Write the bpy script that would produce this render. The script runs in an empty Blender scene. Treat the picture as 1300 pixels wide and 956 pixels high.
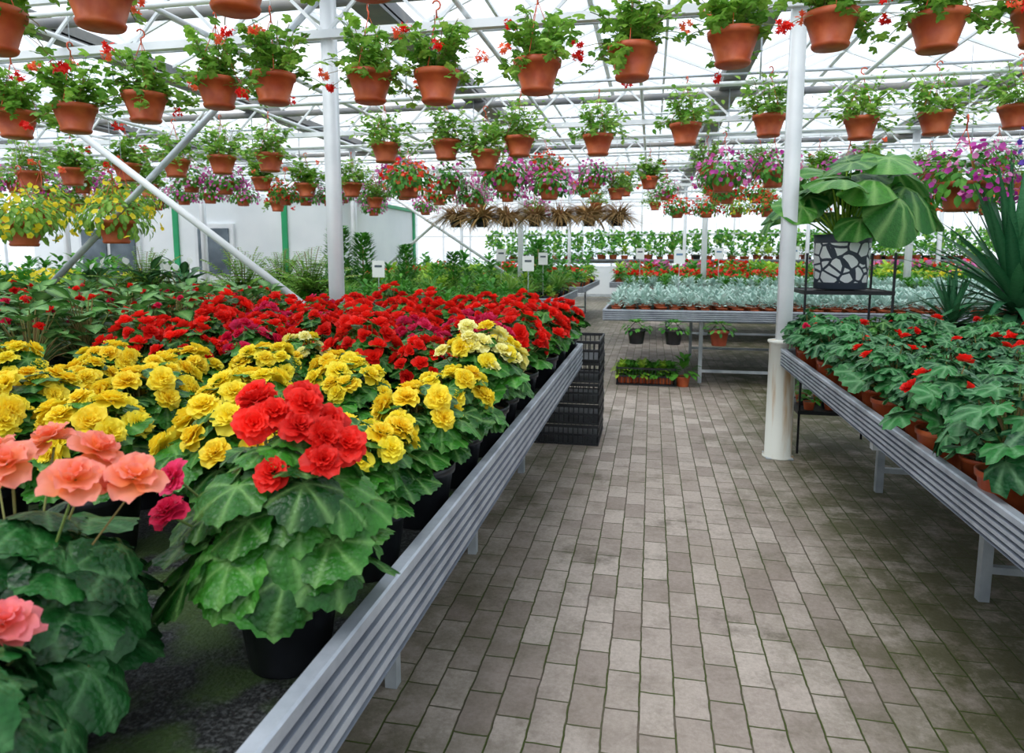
import bpy, math, random
import numpy as np
from mathutils import Vector
rng = np.random.RandomState(7)
random.seed(7)
TAU = 2*math.pi
scene = bpy.context.scene
def lin(h):
    h = h.lstrip('#'); o = []
    for i in (0, 2, 4):
        c = int(h[i:i+2], 16)/255
        o.append(c/12.92 if c <= .04045 else ((c+.055)/1.055)**2.4)
    return (o[0], o[1], o[2], 1)
# ------------------------------------------------------------------ materials
MATS = {}
def newmat(name):
    m = bpy.data.materials.new(name); m.use_nodes = True
    nt = m.node_tree; nt.nodes.clear()
    out = nt.nodes.new('ShaderNodeOutputMaterial')
    MATS[name] = m
    return m, nt, out
def attr(nt, n):
    a = nt.nodes.new('ShaderNodeAttribute'); a.attribute_name = n
    return a.outputs['Fac']
def mixc(nt, fac, a, b, mode='MIX'):
    m = nt.nodes.new('ShaderNodeMix'); m.data_type = 'RGBA'; m.blend_type = mode
    if isinstance(fac, (int, float)): m.inputs[0].default_value = fac
    else: nt.links.new(fac, m.inputs[0])
    for i, x in ((6, a), (7, b)):
        if isinstance(x, tuple): m.inputs[i].default_value = x
        else: nt.links.new(x, m.inputs[i])
    return m.outputs[2]
def math_(nt, op, a, b=0.0, clamp=False):
    m = nt.nodes.new('ShaderNodeMath'); m.operation = op; m.use_clamp = clamp
    for i, x in ((0, a), (1, b)):
        if isinstance(x, (int, float)): m.inputs[i].default_value = x
        else: nt.links.new(x, m.inputs[i])
    return m.outputs[0]
def noise(nt, scale, detail=3, coord='Object', rough=.5):
    tc = nt.nodes.new('ShaderNodeTexCoord')
    n = nt.nodes.new('ShaderNodeTexNoise'); n.inputs['Scale'].default_value = scale
    n.inputs['Detail'].default_value = detail; n.inputs['Roughness'].default_value = rough
    nt.links.new(tc.outputs[coord], n.inputs['Vector'])
    return n.outputs[0]
def ramp(nt, fac, p0, p1):
    r = nt.nodes.new('ShaderNodeMapRange'); r.inputs[1].default_value = p0; r.inputs[2].default_value = p1
    nt.links.new(fac, r.inputs[0]); return r.outputs[0]
def bsdf(nt, col, rough=.5, metal=0, spec=.5):
    b = nt.nodes.new('ShaderNodeBsdfPrincipled')
    if isinstance(col, tuple): b.inputs['Base Color'].default_value = col
    else: nt.links.new(col, b.inputs['Base Color'])
    if isinstance(rough, (int, float)): b.inputs['Roughness'].default_value = rough
    else: nt.links.new(rough, b.inputs['Roughness'])
    b.inputs['Metallic'].default_value = metal
    b.inputs['Specular IOR Level'].default_value = spec
    return b
def bump(nt, b, h, strength=.3, dist=.01):
    n = nt.nodes.new('ShaderNodeBump'); n.inputs['Strength'].default_value = strength
    n.inputs['Distance'].default_value = dist
    nt.links.new(h, n.inputs['Height']); nt.links.new(n.outputs[0], b.inputs['Normal'])
def organic(name, c1, c2, cv=None, vstr=.5, rough=.45, trans=.25, grad=0, cg=None, spec=.3):
    m, nt, out = newmat(name)
    c = mixc(nt, attr(nt, 'rr'), lin(c1), lin(c2))
    if cg: c = mixc(nt, math_(nt, 'MULTIPLY', attr(nt, 'tt'), grad), c, lin(cg))
    if cv:
        n = noise(nt, 45, 3)
        tc = nt.nodes.new('ShaderNodeTexCoord'); vo = nt.nodes.new('ShaderNodeTexVoronoi'); vo.inputs['Scale'].default_value = 110
        nt.links.new(tc.outputs['Object'], vo.inputs['Vector'])
        c = mixc(nt, math_(nt, 'MULTIPLY', ramp(nt, n, .4, .7), .5), c, mixc(nt, 1.0, c, (.4, .5, .4, 1), 'MULTIPLY'))
        c = mixc(nt, math_(nt, 'MULTIPLY', ramp(nt, vo.outputs['Distance'], .2, .8), .35), c, mixc(nt, 1.0, c, (.4, .5, .4, 1), 'MULTIPLY'))
        c = mixc(nt, math_(nt, 'MULTIPLY', attr(nt, 'vv'), vstr), c, lin(cv))
    b = bsdf(nt, c, rough, 0, spec)
    if cv: bump(nt, b, math_(nt, 'SUBTRACT', n, math_(nt, 'MULTIPLY', vo.outputs['Distance'], .5)), .6, .007)
    t = nt.nodes.new('ShaderNodeBsdfTranslucent'); nt.links.new(c, t.inputs[0])
    mx = nt.nodes.new('ShaderNodeMixShader'); mx.inputs[0].default_value = trans
    nt.links.new(b.outputs[0], mx.inputs[1]); nt.links.new(t.outputs[0], mx.inputs[2])
    nt.links.new(mx.outputs[0], out.inputs[0])
def plain(name, c1, c2=None, sc=8, rough=.5, metal=0, spec=.5, bmp=0, bd=.002):
    m, nt, out = newmat(name)
    n = noise(nt, sc, 5)
    c = mixc(nt, ramp(nt, n, .35, .65), lin(c1), lin(c2)) if c2 else lin(c1)
    b = bsdf(nt, c, rough, metal, spec)
    if bmp: bump(nt, b, n, bmp, bd)
    nt.links.new(b.outputs[0], out.inputs[0])
organic('leaf_begonia', '#0e4413', '#418c2a', '#9ccc78', .5, rough=.36, trans=.16)
organic('leaf_dark', '#0b3619', '#27682c', '#76ac70', .45, rough=.36, trans=.14)
organic('leaf_right', '#0f4a28', '#3a8640', '#98cb94', .5, rough=.38, trans=.16)
organic('leaf_bluish', '#1f4a4c', '#4f8276', '#9cc0b8', .5, rough=.4, trans=.15)
organic('leaf_geranium', '#4c9426', '#a8d850', '#cce88a', .25, rough=.45, trans=.42)
organic('leaf_light', '#5f9c36', '#aed464', None, rough=.5, trans=.42)
organic('leaf_mid', '#2c7426', '#6cb040', None, rough=.5, trans=.3)
organic('leaf_lime', '#7cb030', '#c0de50', None, rough=.5, trans=.3)
organic('leaf_silver', '#93b9ac', '#dcefe6', None, rough=.7, trans=.15)
organic('leaf_tropic', '#226c28', '#5ea440', '#b4dc85', .6, rough=.32, trans=.22)
organic('leaf_yucca', '#1c5f3c', '#4c9460', '#6ba577', .3, rough=.4, trans=.1)
organic('grass_dry', '#8c6c40', '#c4a26c', None, rough=.8, trans=.12)
organic('grass_green', '#5f9a3a', '#a4cc5e', None, rough=.6, trans=.3)
organic('stem', '#6b8a45', '#9a7a50', None, rough=.5, trans=.05)
organic('petal_yellow', '#ffd800', '#ffec28', None, rough=.5, trans=.35, grad=.4, cg='#fff66a')
organic('petal_cream', '#fff04a', '#fff9a8', None, rough=.5, trans=.35, grad=.5, cg='#fffdd0')
organic('petal_red', '#d00410', '#ff2418', None, rough=.5, trans=.35, grad=.35, cg='#ff4a36')
organic('petal_crimson', '#d3083a', '#f4457a', None, rough=.5, trans=.35)
organic('petal_salmon', '#f58a30', '#f9a044', None, rough=.5, trans=.35, grad=.95, cg='#ff9c8e')
organic('petal_pinkedge', '#f47a5a', '#ff9474', None, rough=.5, trans=.35, grad=.9, cg='#fc8c98')
organic('petal_pink', '#dc4ca4', '#fa9cd6', None, rough=.55, trans=.35)
organic('petal_magenta', '#c0249c', '#ee6cd0', None, rough=.55, trans=.35)
organic('petal_purple', '#5a3ab0', '#8a66d8', None, rough=.55, trans=.35)
organic('petal_white', '#f4f2ea', '#ffffff', None, rough=.55, trans=.35)
organic('petal_orange', '#ff4f30', '#ff8a5a', None, rough=.55, trans=.35)
plain('pot_black', '#17181b', '#25272c', 20, .38)
plain('pot_terracotta', '#b04824', '#cb6434', 12, .5, bmp=.05)
plain('pot_rust', '#8a3a22', '#a84c2e', 12, .6)
plain('soil', '#3a2a1e', '#8a6c4c', 60, .95, bmp=.8, bd=.01)
plain('hook_orange', '#d8552a', None, rough=.4)
plain('paint_white', '#dfe3e6', '#f2f4f5', 3, .45)
plain('steel_galv', '#a8b0b8', '#d2d8dc', 6, .4, .35)
plain('gutter_grey', '#75767a', '#95918a', 3, .6)
plain('wall_white', '#e6ebee', '#f4f7f8', .8, .6)
plain('trim_green', '#1f9a62', '#2ba86c', 3, .5)
plain('black_metal', '#1c1d20', None, rough=.5, metal=.3)
plain('crate_black', '#1a1b1e', '#2a2c30', 10, .5)
plain('dark_glass', '#3e4a52', '#6a7780', 2, .2)
plain('sign_white', '#f5f5f2', None, rough=.5)
plain('sign_blue', '#5f86aa', None, rough=.5)
m, nt, out = newmat('aluminium')
n = noise(nt, 7, 6, rough=.65)
c = mixc(nt, ramp(nt, n, .3, .7), lin('#9ba1ab'), lin('#c8ced6'))
b = bsdf(nt, c, .45, .35); bump(nt, b, noise(nt, 90, 2), .06, .002)
nt.links.new(b.outputs[0], out.inputs[0])
m, nt, out = newmat('aluminium_groove_shade')  # darker copy of the aluminium: groove shade put into the colour
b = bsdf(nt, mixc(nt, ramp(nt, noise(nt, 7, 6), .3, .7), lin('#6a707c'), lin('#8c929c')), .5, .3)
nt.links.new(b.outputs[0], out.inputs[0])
m, nt, out = newmat('column_paint')
tc = nt.nodes.new('ShaderNodeTexCoord'); mp = nt.nodes.new('ShaderNodeMapping')
mp.inputs['Scale'].default_value = (14, 14, 1.5)
nn = nt.nodes.new('ShaderNodeTexNoise'); nn.inputs['Scale'].default_value = 1.0; nn.inputs['Detail'].default_value = 6
nt.links.new(tc.outputs['Object'], mp.inputs[0]); nt.links.new(mp.outputs[0], nn.inputs['Vector'])
c = mixc(nt, ramp(nt, nn.outputs[0], .52, .7), lin('#dcdcd2'), lin('#b58a4c'))
b = bsdf(nt, c, .5); nt.links.new(b.outputs[0], out.inputs[0])
m, nt, out = newmat('pot_mosaic')
tc = nt.nodes.new('ShaderNodeTexCoord')
vo = nt.nodes.new('ShaderNodeTexVoronoi'); vo.feature = 'DISTANCE_TO_EDGE'; vo.inputs['Scale'].default_value = 12
nt.links.new(tc.outputs['Object'], vo.inputs['Vector'])
sx = nt.nodes.new('ShaderNodeSeparateXYZ'); nt.links.new(tc.outputs['Object'], sx.inputs[0])
e = math_(nt, 'GREATER_THAN', vo.outputs['Distance'], .085)
e = math_(nt, 'MULTIPLY', e, math_(nt, 'GREATER_THAN', sx.outputs[2], .05))
e = math_(nt, 'MULTIPLY', e, math_(nt, 'LESS_THAN', sx.outputs[2], .325))
b = bsdf(nt, mixc(nt, e, lin('#3c4450'), lin('#f6f8f6')), .5)
nt.links.new(b.outputs[0], out.inputs[0])
m, nt, out = newmat('greenhouse_glass')
tr = nt.nodes.new('ShaderNodeBsdfTransparent'); tr.inputs[0].default_value = (.92, .96, .985, 1)
df = nt.nodes.new('ShaderNodeBsdfTranslucent'); df.inputs[0].default_value = (.9, .93, .96, 1)
mx = nt.nodes.new('ShaderNodeMixShader')
nt.links.new(math_(nt, 'ADD', math_(nt, 'MULTIPLY', noise(nt, .6, 4), .25), .08), mx.inputs[0])
nt.links.new(tr.outputs[0], mx.inputs[1]); nt.links.new(df.outputs[0], mx.inputs[2]); nt.links.new(mx.outputs[0], out.inputs[0])
# paving
m, nt, out = newmat('paving_bricks')
tc = nt.nodes.new('ShaderNodeTexCoord'); mp = nt.nodes.new('ShaderNodeMapping')
mp.inputs['Rotation'].default_value = (0, 0, math.pi/2)
wn = nt.nodes.new('ShaderNodeTexNoise'); wn.inputs['Scale'].default_value = 14; nt.links.new(tc.outputs['Object'], wn.inputs['Vector'])
vm = nt.nodes.new('ShaderNodeVectorMath'); vm.operation = 'MULTIPLY_ADD'; vm.inputs[1].default_value = (.01, .01, 0)
nt.links.new(wn.outputs['Color'], vm.inputs[0]); nt.links.new(tc.outputs['Object'], vm.inputs[2])
nt.links.new(vm.outputs[0], mp.inputs[0])
br = nt.nodes.new('ShaderNodeTexBrick'); nt.links.new(mp.outputs[0], br.inputs['Vector'])
br.inputs['Scale'].default_value = 1; br.inputs['Brick Width'].default_value = .2
br.inputs['Row Height'].default_value = .108; br.inputs['Mortar Size'].default_value = .004
br.inputs['Mortar Smooth'].default_value = .7; br.inputs['Bias'].default_value = 0
br.inputs['Color1'].default_value = lin('#a3948a'); br.inputs['Color2'].default_value = lin('#cdbfb4')
br.inputs['Mortar'].default_value = lin('#62574a')
n1 = noise(nt, .9, 6, rough=.6); n2 = noise(nt, 60, 8, rough=.75); n3 = noise(nt, 5, 8, rough=.75); n4 = noise(nt, 2.2, 8, rough=.7)
c = mixc(nt, ramp(nt, n2, .35, .7), br.outputs['Color'], mixc(nt, .4, br.outputs['Color'], lin('#6a5e54')))
c = mixc(nt, math_(nt, 'MULTIPLY', ramp(nt, n3, .48, .66), .5), c, lin('#776a5e'))
c = mixc(nt, math_(nt, 'MULTIPLY', ramp(nt, n1, .5, .7), .45), c, lin('#968877'))
c = mixc(nt, math_(nt, 'MULTIPLY', ramp(nt, n4, .57, .66), .5), c, lin('#564c42'))
sx = nt.nodes.new('ShaderNodeSeparateXYZ'); nt.links.new(tc.outputs['Object'], sx.inputs[0])
mossx = ramp(nt, math_(nt, 'ADD', sx.outputs[0], math_(nt, 'MULTIPLY', n4, 1.6)), 1.25, 1.9)
mossl = ramp(nt, math_(nt, 'SUBTRACT', math_(nt, 'MULTIPLY', n4, 1.2), sx.outputs[0]), .85, 1.45)
moss = math_(nt, 'MAXIMUM', mossx, math_(nt, 'MULTIPLY', mossl, .7))
c = mixc(nt, math_(nt, 'MULTIPLY', math_(nt, 'MULTIPLY', moss, .85), ramp(nt, n3, .28, .52)), c, lin('#4c4c28'))
mj = math_(nt, 'MULTIPLY', br.outputs['Fac'], math_(nt, 'MAXIMUM', ramp(nt, n4, .4, .52), moss))
c = mixc(nt, math_(nt, 'MULTIPLY', mj, .95), c, lin('#47561c'))
b = bsdf(nt, c, ramp(nt, n2, -.3, 1.0), 0, .3)
h = math_(nt, 'SUBTRACT', math_(nt, 'MULTIPLY', n2, .4), br.outputs['Fac'])
bump(nt, b, h, .7, .008)
nt.links.new(b.outputs[0], out.inputs[0])
m, nt, out = newmat('bench_mat')
c = mixc(nt, ramp(nt, noise(nt, 160, 4), .45, .7), lin('#0e1010'), lin('#505252'))
c = mixc(nt, math_(nt, 'MULTIPLY', ramp(nt, noise(nt, 6, 6), .48, .6), .8), c, lin('#38501c'))
b = bsdf(nt, c, .75); bump(nt, b, noise(nt, 120, 3), .7, .008)
nt.links.new(b.outputs[0], out.inputs[0])

# ------------------------------------------------------------------ mesh builder
def T(V, F, t=None, v=None):
    V = np.asarray(V, float).reshape(-1, 3)
    lt = np.array([len(f) for f in F], int)
    lv = np.array([i for f in F for i in f], int)
    t = np.zeros(len(V)) if t is None else np.asarray(t, float)
    v = np.zeros(len(V)) if v is None else np.asarray(v, float)
    return (V, lv, lt, t, v)
class MB:
    def __init__(s): s.V = []; s.lv = []; s.lt = []; s.mi = []; s.t = []; s.v = []; s.r = []; s.n = 0; s.mats = []
    def add(s, tp, mat, M=None, p=(0, 0, 0), sc=1.0, rnd=None):
        V, lv, lt, t, v = tp
        if M is not None: V = V @ M
        V = V*sc + np.asarray(p)
        if mat not in s.mats: s.mats.append(mat)
        s.V.append(V); s.lv.append(lv+s.n); s.lt.append(lt)
        s.mi.append(np.full(len(lt), s.mats.index(mat))); s.t.append(t); s.v.append(v)
        s.r.append(np.full(len(V), rng.rand() if rnd is None else rnd)); s.n += len(V)
    def merge(s, o, p, rz=0, sc=1):
        V, lv, lt, mi, t, v, r, mats = o
        c, q = math.cos(rz), math.sin(rz)
        R = np.array([[c, q, 0], [-q, c, 0], [0, 0, 1]])
        V = (V @ R)*sc + np.asarray(p)
        mp = []
        for m_ in mats:
            if m_ not in s.mats: s.mats.append(m_)
            mp.append(s.mats.index(m_))
        s.V.append(V); s.lv.append(lv+s.n); s.lt.append(lt); s.mi.append(np.array(mp)[mi])
        s.t.append(t); s.v.append(v); s.r.append(np.clip(r*.6+rng.rand()*.4, 0, 1)); s.n += len(V)
    def pack(s):
        return (np.concatenate(s.V), np.concatenate(s.lv), np.concatenate(s.lt), np.concatenate(s.mi),
                np.concatenate(s.t), np.concatenate(s.v), np.concatenate(s.r), list(s.mats))
    def mesh(s, name, smooth=True):
        V, lv, lt, mi, t, v, r, mats = s.pack()
        me = bpy.data.meshes.new(name)
        me.vertices.add(len(V)); me.vertices.foreach_set('co', V.astype(np.float32).ravel())
        me.loops.add(len(lv)); me.loops.foreach_set('vertex_index', lv.astype(np.int32))
        me.polygons.add(len(lt))
        st = np.concatenate([[0], np.cumsum(lt)[:-1]])
        me.polygons.foreach_set('loop_start', st.astype(np.int32))
        me.polygons.foreach_set('loop_total', lt.astype(np.int32))
        me.polygons.foreach_set('material_index', mi.astype(np.int32))
        me.polygons.foreach_set('use_smooth', np.full(len(lt), smooth))
        for nm, a in (('tt', t), ('vv', v), ('rr', r)):
            at = me.attributes.new(nm, 'FLOAT', 'POINT'); at.data.foreach_set('value', a.astype(np.float32))
        for m_ in mats: me.materials.append(MATS[m_])
        me.update(); me.validate()
        return me
def obj(name, me, loc=(0, 0, 0), rz=0, sc=1):
    o = bpy.data.objects.new(name, me); o.location = loc; o.rotation_euler = (0, 0, rz)
    o.scale = (sc, sc, sc) if isinstance(sc, (int, float)) else sc
    scene.collection.objects.link(o); return o
def box(x0, x1, y0, y1, z0, z1):
    V = [(x, y, z) for z in (z0, z1) for y in (y0, y1) for x in (x0, x1)]
    return T(V, [(0, 2, 3, 1), (4, 5, 7, 6), (0, 1, 5, 4), (2, 6, 7, 3), (0, 4, 6, 2), (1, 3, 7, 5)])
def frame(d, n):
    d = np.asarray(d, float); d = d/(np.linalg.norm(d)+1e-9)
    x = np.cross(d, n); x = x/(np.linalg.norm(x)+1e-9)
    return np.array([x, d, np.cross(x, d)])
def tube(pts, rad, ns=6, cap=True):
    pts = [np.asarray(p, float) for p in pts]; n = len(pts)
    if isinstance(rad, (int, float)): rad = [rad]*n
    V = []; F = []; up = np.array([.13, .31, .94])
    for i, p in enumerate(pts):
        d = pts[min(i+1, n-1)]-pts[max(i-1, 0)]; d = d/(np.linalg.norm(d)+1e-9)
        if abs(d @ up) > .97: up = np.array([1., .1, 0])
        x = np.cross(d, up); x /= np.linalg.norm(x); y = np.cross(d, x)
        for k in range(ns):
            a = TAU*k/ns; V.append(p+rad[i]*(math.cos(a)*x+math.sin(a)*y))
    for i in range(n-1):
        for k in range(ns):
            k2 = (k+1) % ns; F.append((i*ns+k, i*ns+k2, (i+1)*ns+k2, (i+1)*ns+k))
    if cap: F.append(tuple(range(ns))[::-1]); F.append(tuple((n-1)*ns+k for k in range(ns)))
    return T(V, F)
def bar(p, q, w=.03, h=None):
    h = h or w; p = np.asarray(p, float); q = np.asarray(q, float)
    d = q-p; L = np.linalg.norm(d); d = d/L
    up = np.array([0, 0, 1.]) if abs(d[2]) < .95 else np.array([0, 1., 0])
    x = np.cross(d, up); x /= np.linalg.norm(x); y = np.cross(x, d)
    V = []
    for b_ in (p, q):
        for sx_, sy in ((-1, -1), (1, -1), (1, 1), (-1, 1)): V.append(b_+x*sx_*w/2+y*sy*h/2)
    return T(V, [(0, 3, 2, 1), (4, 5, 6, 7), (0, 1, 5, 4), (1, 2, 6, 5), (2, 3, 7, 6), (3, 0, 4, 7)])
def lathe(prof, ns=24):
    V = []; F = []
    for r, z in prof:
        for k in range(ns): a = TAU*k/ns; V.append((r*math.cos(a), r*math.sin(a), z))
    for i in range(len(prof)-1):
        for k in range(ns):
            k2 = (k+1) % ns; F.append((i*ns+k, i*ns+k2, (i+1)*ns+k2, (i+1)*ns+k))
    return T(V, F)
def polar_leaf(nseg=28, rings=(.35, .7, 1.0), veins=7, ser=.05, lobes=0, lobeamp=0, notch=.75, droop=.3, fold=.05, base=.5, asym=.1, ruf=.05, ph=1.0):
    V = [(0, 0, 0)]; t = [0]; v = [1]; F = []
    for ri, rr in enumerate(rings):
        for k in range(nseg):
            th = -math.pi+TAU*k/nseg
            r = base+(1-base)*abs(math.cos(th/2))**1.2
            r *= 1-notch*math.exp(-((abs(th)-math.pi)/.3)**2)
            if lobes: r *= 1+lobeamp*math.cos(lobes*th)
            vn = .5+.5*math.cos(veins*th)
            if rr == 1: r *= 1+ser*(1 if k % 2 else -1)
            R = r*rr*(1+asym*math.sin(th))
            V.append((R*math.sin(th), R*math.cos(th), -droop*R*R-fold*(vn-.5)*rr+ruf*rr*rr*math.sin(3*th+ph)+.4*ruf*rr**3*math.sin(8*th+ph*2)))
            t.append(rr); v.append(vn**6*(1-.4*rr))
    for k in range(nseg): F.append((0, 1+(k+1) % nseg, 1+k))
    for i in range(len(rings)-1):
        a = 1+i*nseg; b_ = a+nseg
        for k in range(nseg): k2 = (k+1) % nseg; F.append((a+k, a+k2, b_+k2, b_+k))
    return T(V, F, t, v)
def grid_leaf(wf, nu=5, nv=8, fold=.15, droop=.4, wave=0, wn=3, cup=0):
    V = []; t = []; v = []; F = []
    for j in range(nv+1):
        s_ = j/nv; w = wf(s_)
        for i in range(nu):
            u = -1+2*i/(nu-1)
            z = fold*abs(u)*w-droop*s_*s_+wave*abs(u)*math.sin(wn*TAU*s_+(1 if u > 0 else 0)) + cup*u*u*w
            yy = s_*(1-.25*droop*s_)
            if s_ < .12: yy -= abs(u)*w*.25
            V.append((u*w, yy, z)); t.append(s_); v.append(1-abs(u) if abs(u) > .01 else 1.2)
    for j in range(nv):
        for i in range(nu-1):
            a = j*nu+i; F.append((a, a+1, a+nu+1, a+nu))
    return T(V, F, t, v)
LB = [polar_leaf(nseg=42, fold=.06, droop=d, ser=.035, lobes=7, lobeamp=.035, ruf=.06, base=.56, ph=d*9) for d in (.08, .2, .35, .27)]
LR = [polar_leaf(nseg=28, rings=(.5, 1), ser=.08, lobes=7, lobeamp=.1, fold=.09, droop=d, ruf=.08, ph=d*7) for d in (.15, .3, .45)]
LG = [polar_leaf(nseg=20, rings=(1.0,), veins=5, ser=.02, lobes=5, lobeamp=.16, droop=d, base=.75) for d in (.1, .4)]
HEART = [polar_leaf(nseg=36, rings=(.3, .65, 1.0), veins=9, ser=.0, notch=.6, fold=.04, droop=d, base=.34, ruf=.08, ph=d*5) for d in (.2, .45, .75)]
small = grid_leaf(lambda s: .28*math.sin(math.pi*min(1, s*.93+.05)), 3, 3, .2, .25)
oval = grid_leaf(lambda s: .4*math.sin(math.pi*min(1, (s*.95+.04)**.9)), 3, 4, .2, .3)
grass = grid_leaf(lambda s: .022*(1-s)+.002, 2, 5, 0, .7)
lance = [grid_leaf(lambda s: .17*math.sin(math.pi*min(1, (s*.97+.03)**.8)), 5, 8, .2, d) for d in (.3, .6)]
blade = [grid_leaf(lambda s: .045*(1-s**3)*(.7+.5*math.sin(math.pi*s)), 3, 8, .25, d) for d in (.05, .2, .45)]
petal = grid_leaf(lambda s: .5*math.sin(math.pi*min(1, (.1+.78*s))), 4, 3, .0, -.12, .05, 1.3, .5)
def ruffle(seed):
    r = np.random.RandomState(seed); V, lv, lt, t, v = grid_leaf(lambda s: .62*math.sin(math.pi*min(1, (.08+.72*s)**.9)), 7, 6, 0, .15, .05, 1.5, .25)
    V = V.copy(); e = t**2
    V[:, 2] += e*.09*np.sin(V[:, 0]*11+r.uniform(0, 6))+e*.04*np.sin(V[:, 0]*23+r.uniform(0, 6))
    V[:, 1] += e*.05*np.sin(V[:, 0]*9+r.uniform(0, 6))
    return (V, lv, lt, t, v)
PR = [ruffle(i) for i in range(5)]
def join(parts):
    V = []; lv = []; lt = []; t = []; v = []; n = 0
    for tp, M, p, sc in parts:
        W = (tp[0] @ M)*sc+np.asarray(p); V.append(W); lv.append(tp[1]+n); lt.append(tp[2]); t.append(tp[3]); v.append(tp[4]); n += len(W)
    return (np.concatenate(V), np.concatenate(lv), np.concatenate(lt), np.concatenate(t), np.concatenate(v))
def double_flower(n=24, pts=(petal,), open_=88, j=.2, tj=8):
    parts = []
    for i in range(n):
        f = i/(n-1); az = i*2.39996+rng.uniform(-j, j); be = math.radians(8+(open_-8)*f**.8+rng.uniform(-tj, tj))
        d = np.array([math.sin(be)*math.cos(az), math.sin(be)*math.sin(az), math.cos(be)])
        nn = np.array([-math.cos(be)*math.cos(az), -math.cos(be)*math.sin(az), math.sin(be)])
        L = (.5+.55*f)*rng.uniform(.82, 1.12)
        parts.append((pts[i % len(pts)], frame(d, nn), (0.12*f*math.cos(az), .12*f*math.sin(az), .25*(1-f)), L))
    return join(parts)
DF = [double_flower(j=.35, tj=14) for _ in range(4)]
DR = [double_flower(26, PR, 95, .5, 16) for _ in range(4)]
DL = [double_flower(15, PR, 98, .5, 12) for _ in range(3)]
def simple_flower(n=5):
    parts = []
    for i in range(n):
        az = TAU*i/n; d = np.array([math.cos(az), math.sin(az), .35])
        parts.append((small, frame(d, (0, 0, 1)), (0, 0, 0), 1.0))
    return join(parts)
def disc_flower(n=10):
    V = [(0, 0, -.35)]; F = []; t = [0]
    for k in range(n):
        a = TAU*k/n; r = 1 if k % 2 else .8; V.append((r*math.cos(a), r*math.sin(a), .05*(-1)**k)); t.append(1)
    for k in range(n): F.append((0, 1+k, 1+(k+1) % n))
    return T(V, F, t)
SF = simple_flower(); PF = disc_flower()
def rdir(al, az): return np.array([math.sin(al)*math.cos(az), math.sin(al)*math.sin(az), math.cos(al)])
def pot(mb, r, h, mat, soil=True, taper=.75, rim=True):
    pr = [(0.001, 0), (r*taper, 0), (r*taper*1.01, .004), (r*.96, h*.86)]
    if rim: pr += [(r*1.03, h*.87), (r*1.05, h*.995), (r*1.0, h)]
    else: pr += [(r, h)]
    pr += [(r*.93, h*.98), (r*.9, h*.8)]
    mb.add(lathe(pr, 24), mat)
    if soil: mb.add(lathe([(r*.92, h*.9), (r*.5, h*.93), (.001, h*.93)], 20), 'soil')
def curve_pts(a, b, bend, n=4):
    a = np.asarray(a, float); b = np.asarray(b, float); m_ = (a+b)/2+np.asarray(bend)
    return [(1-s)**2*a+2*s*(1-s)*m_+s*s*b for s in np.linspace(0, 1, n)]
# ---------------- begonia in pot
def begonia(name, R=.12, H=.2, nl=44, ls=(.045, .068), leaf=LB, lmat='leaf_begonia', flowers=(), fl=DF, fs=(.026, .034), potr=.092, poth=.155, potm='pot_black', spread=62, ftop=1.0, pos=None, low=.045, drop=.35, face=(0, 0, 0)):
    mb = MB(); pot(mb, potr, poth, potm)
    c = np.array([0, 0, poth*.93])
    for i in range(nl):
        f = (i+.5)/nl; az = i*2.39996+rng.uniform(-.5, .5)
        al = math.radians(8+80*f**.8+rng.uniform(-8, 8))
        r = R*rng.uniform(.65, 1.08)
        P = c+np.array([r*math.sin(al)*math.cos(az), r*math.sin(al)*math.sin(az), low+max(0, math.cos(al))*H*rng.uniform(.7, 1.05)])
        d = np.array([math.cos(az), math.sin(az), 0])*(.9)+np.array([0, 0, -1])*(math.sin(al)*drop)
        d += rng.uniform(-.55, .55, 3)*[1, 1, .6]
        nn = rdir(al*.55, az)+rng.uniform(-.4, .4, 3)
        s_ = rng.uniform(*ls)*(.65+.45*math.sin(max(.05, al)))
        mb.add(leaf[rng.randint(len(leaf))], lmat, frame(d, nn), P, s_)
        mb.add(tube(curve_pts(c+rng.uniform(-.02, .02, 3)*[1, 1, 0], P, (0, 0, .02), 4), .0026, 4, False), 'stem')
    tot = len(flowers)
    for i, fm in enumerate(flowers):
        if pos is not None: P = c+np.array(pos[i]); az = math.atan2(P[1], P[0]); al = .5
        else:
            az = i*2.39996+rng.uniform(-.5, .5); al = math.radians(spread*math.sqrt((i+.5)/tot))
            k = rng.uniform(.95, 1.2)*R*1.05
            P = c+np.array([math.sin(al)*math.cos(az)*k, math.sin(al)*math.sin(az)*k, (math.cos(al)*.7+.3)*H*ftop*rng.uniform(1.05, 1.35)])
        up = rdir(al*.9, az)+rng.uniform(-.45, .45, 3)+np.array(face)
        d = np.cross(up, rng.uniform(-1, 1, 3))
        mb.add(fl[rng.randint(len(fl))], fm, frame(d, up), P, rng.uniform(*fs))
        mb.add(tube(curve_pts(c, P-up*.01, (0, 0, .01), 4), .002, 4, False), 'stem')
    return mb.mesh(name)
Y, C_, RD, CR = 'petal_yellow', 'petal_cream', 'petal_red', 'petal_crimson'
me_yel = [begonia('begonia_yellow', nl=46, H=.17, flowers=[Y]*17, fs=(.027, .038), spread=60, fl=DR) for _ in range(5)]
me_cre = [begonia('begonia_cream', nl=44, H=.2, flowers=([Y, C_, C_]*8)[:22], fs=(.026, .036), fl=DR) for _ in range(2)]
me_red = [begonia('begonia_red', nl=40, H=.215, flowers=[RD]*q, fs=(.026, .037), spread=78) for q in (26, 21, 24, 28, 23)]
me_crm = [begonia('begonia_crimson', nl=44, H=.21, flowers=[CR]*18, fs=(.024, .032)) for _ in range(2)]
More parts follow.
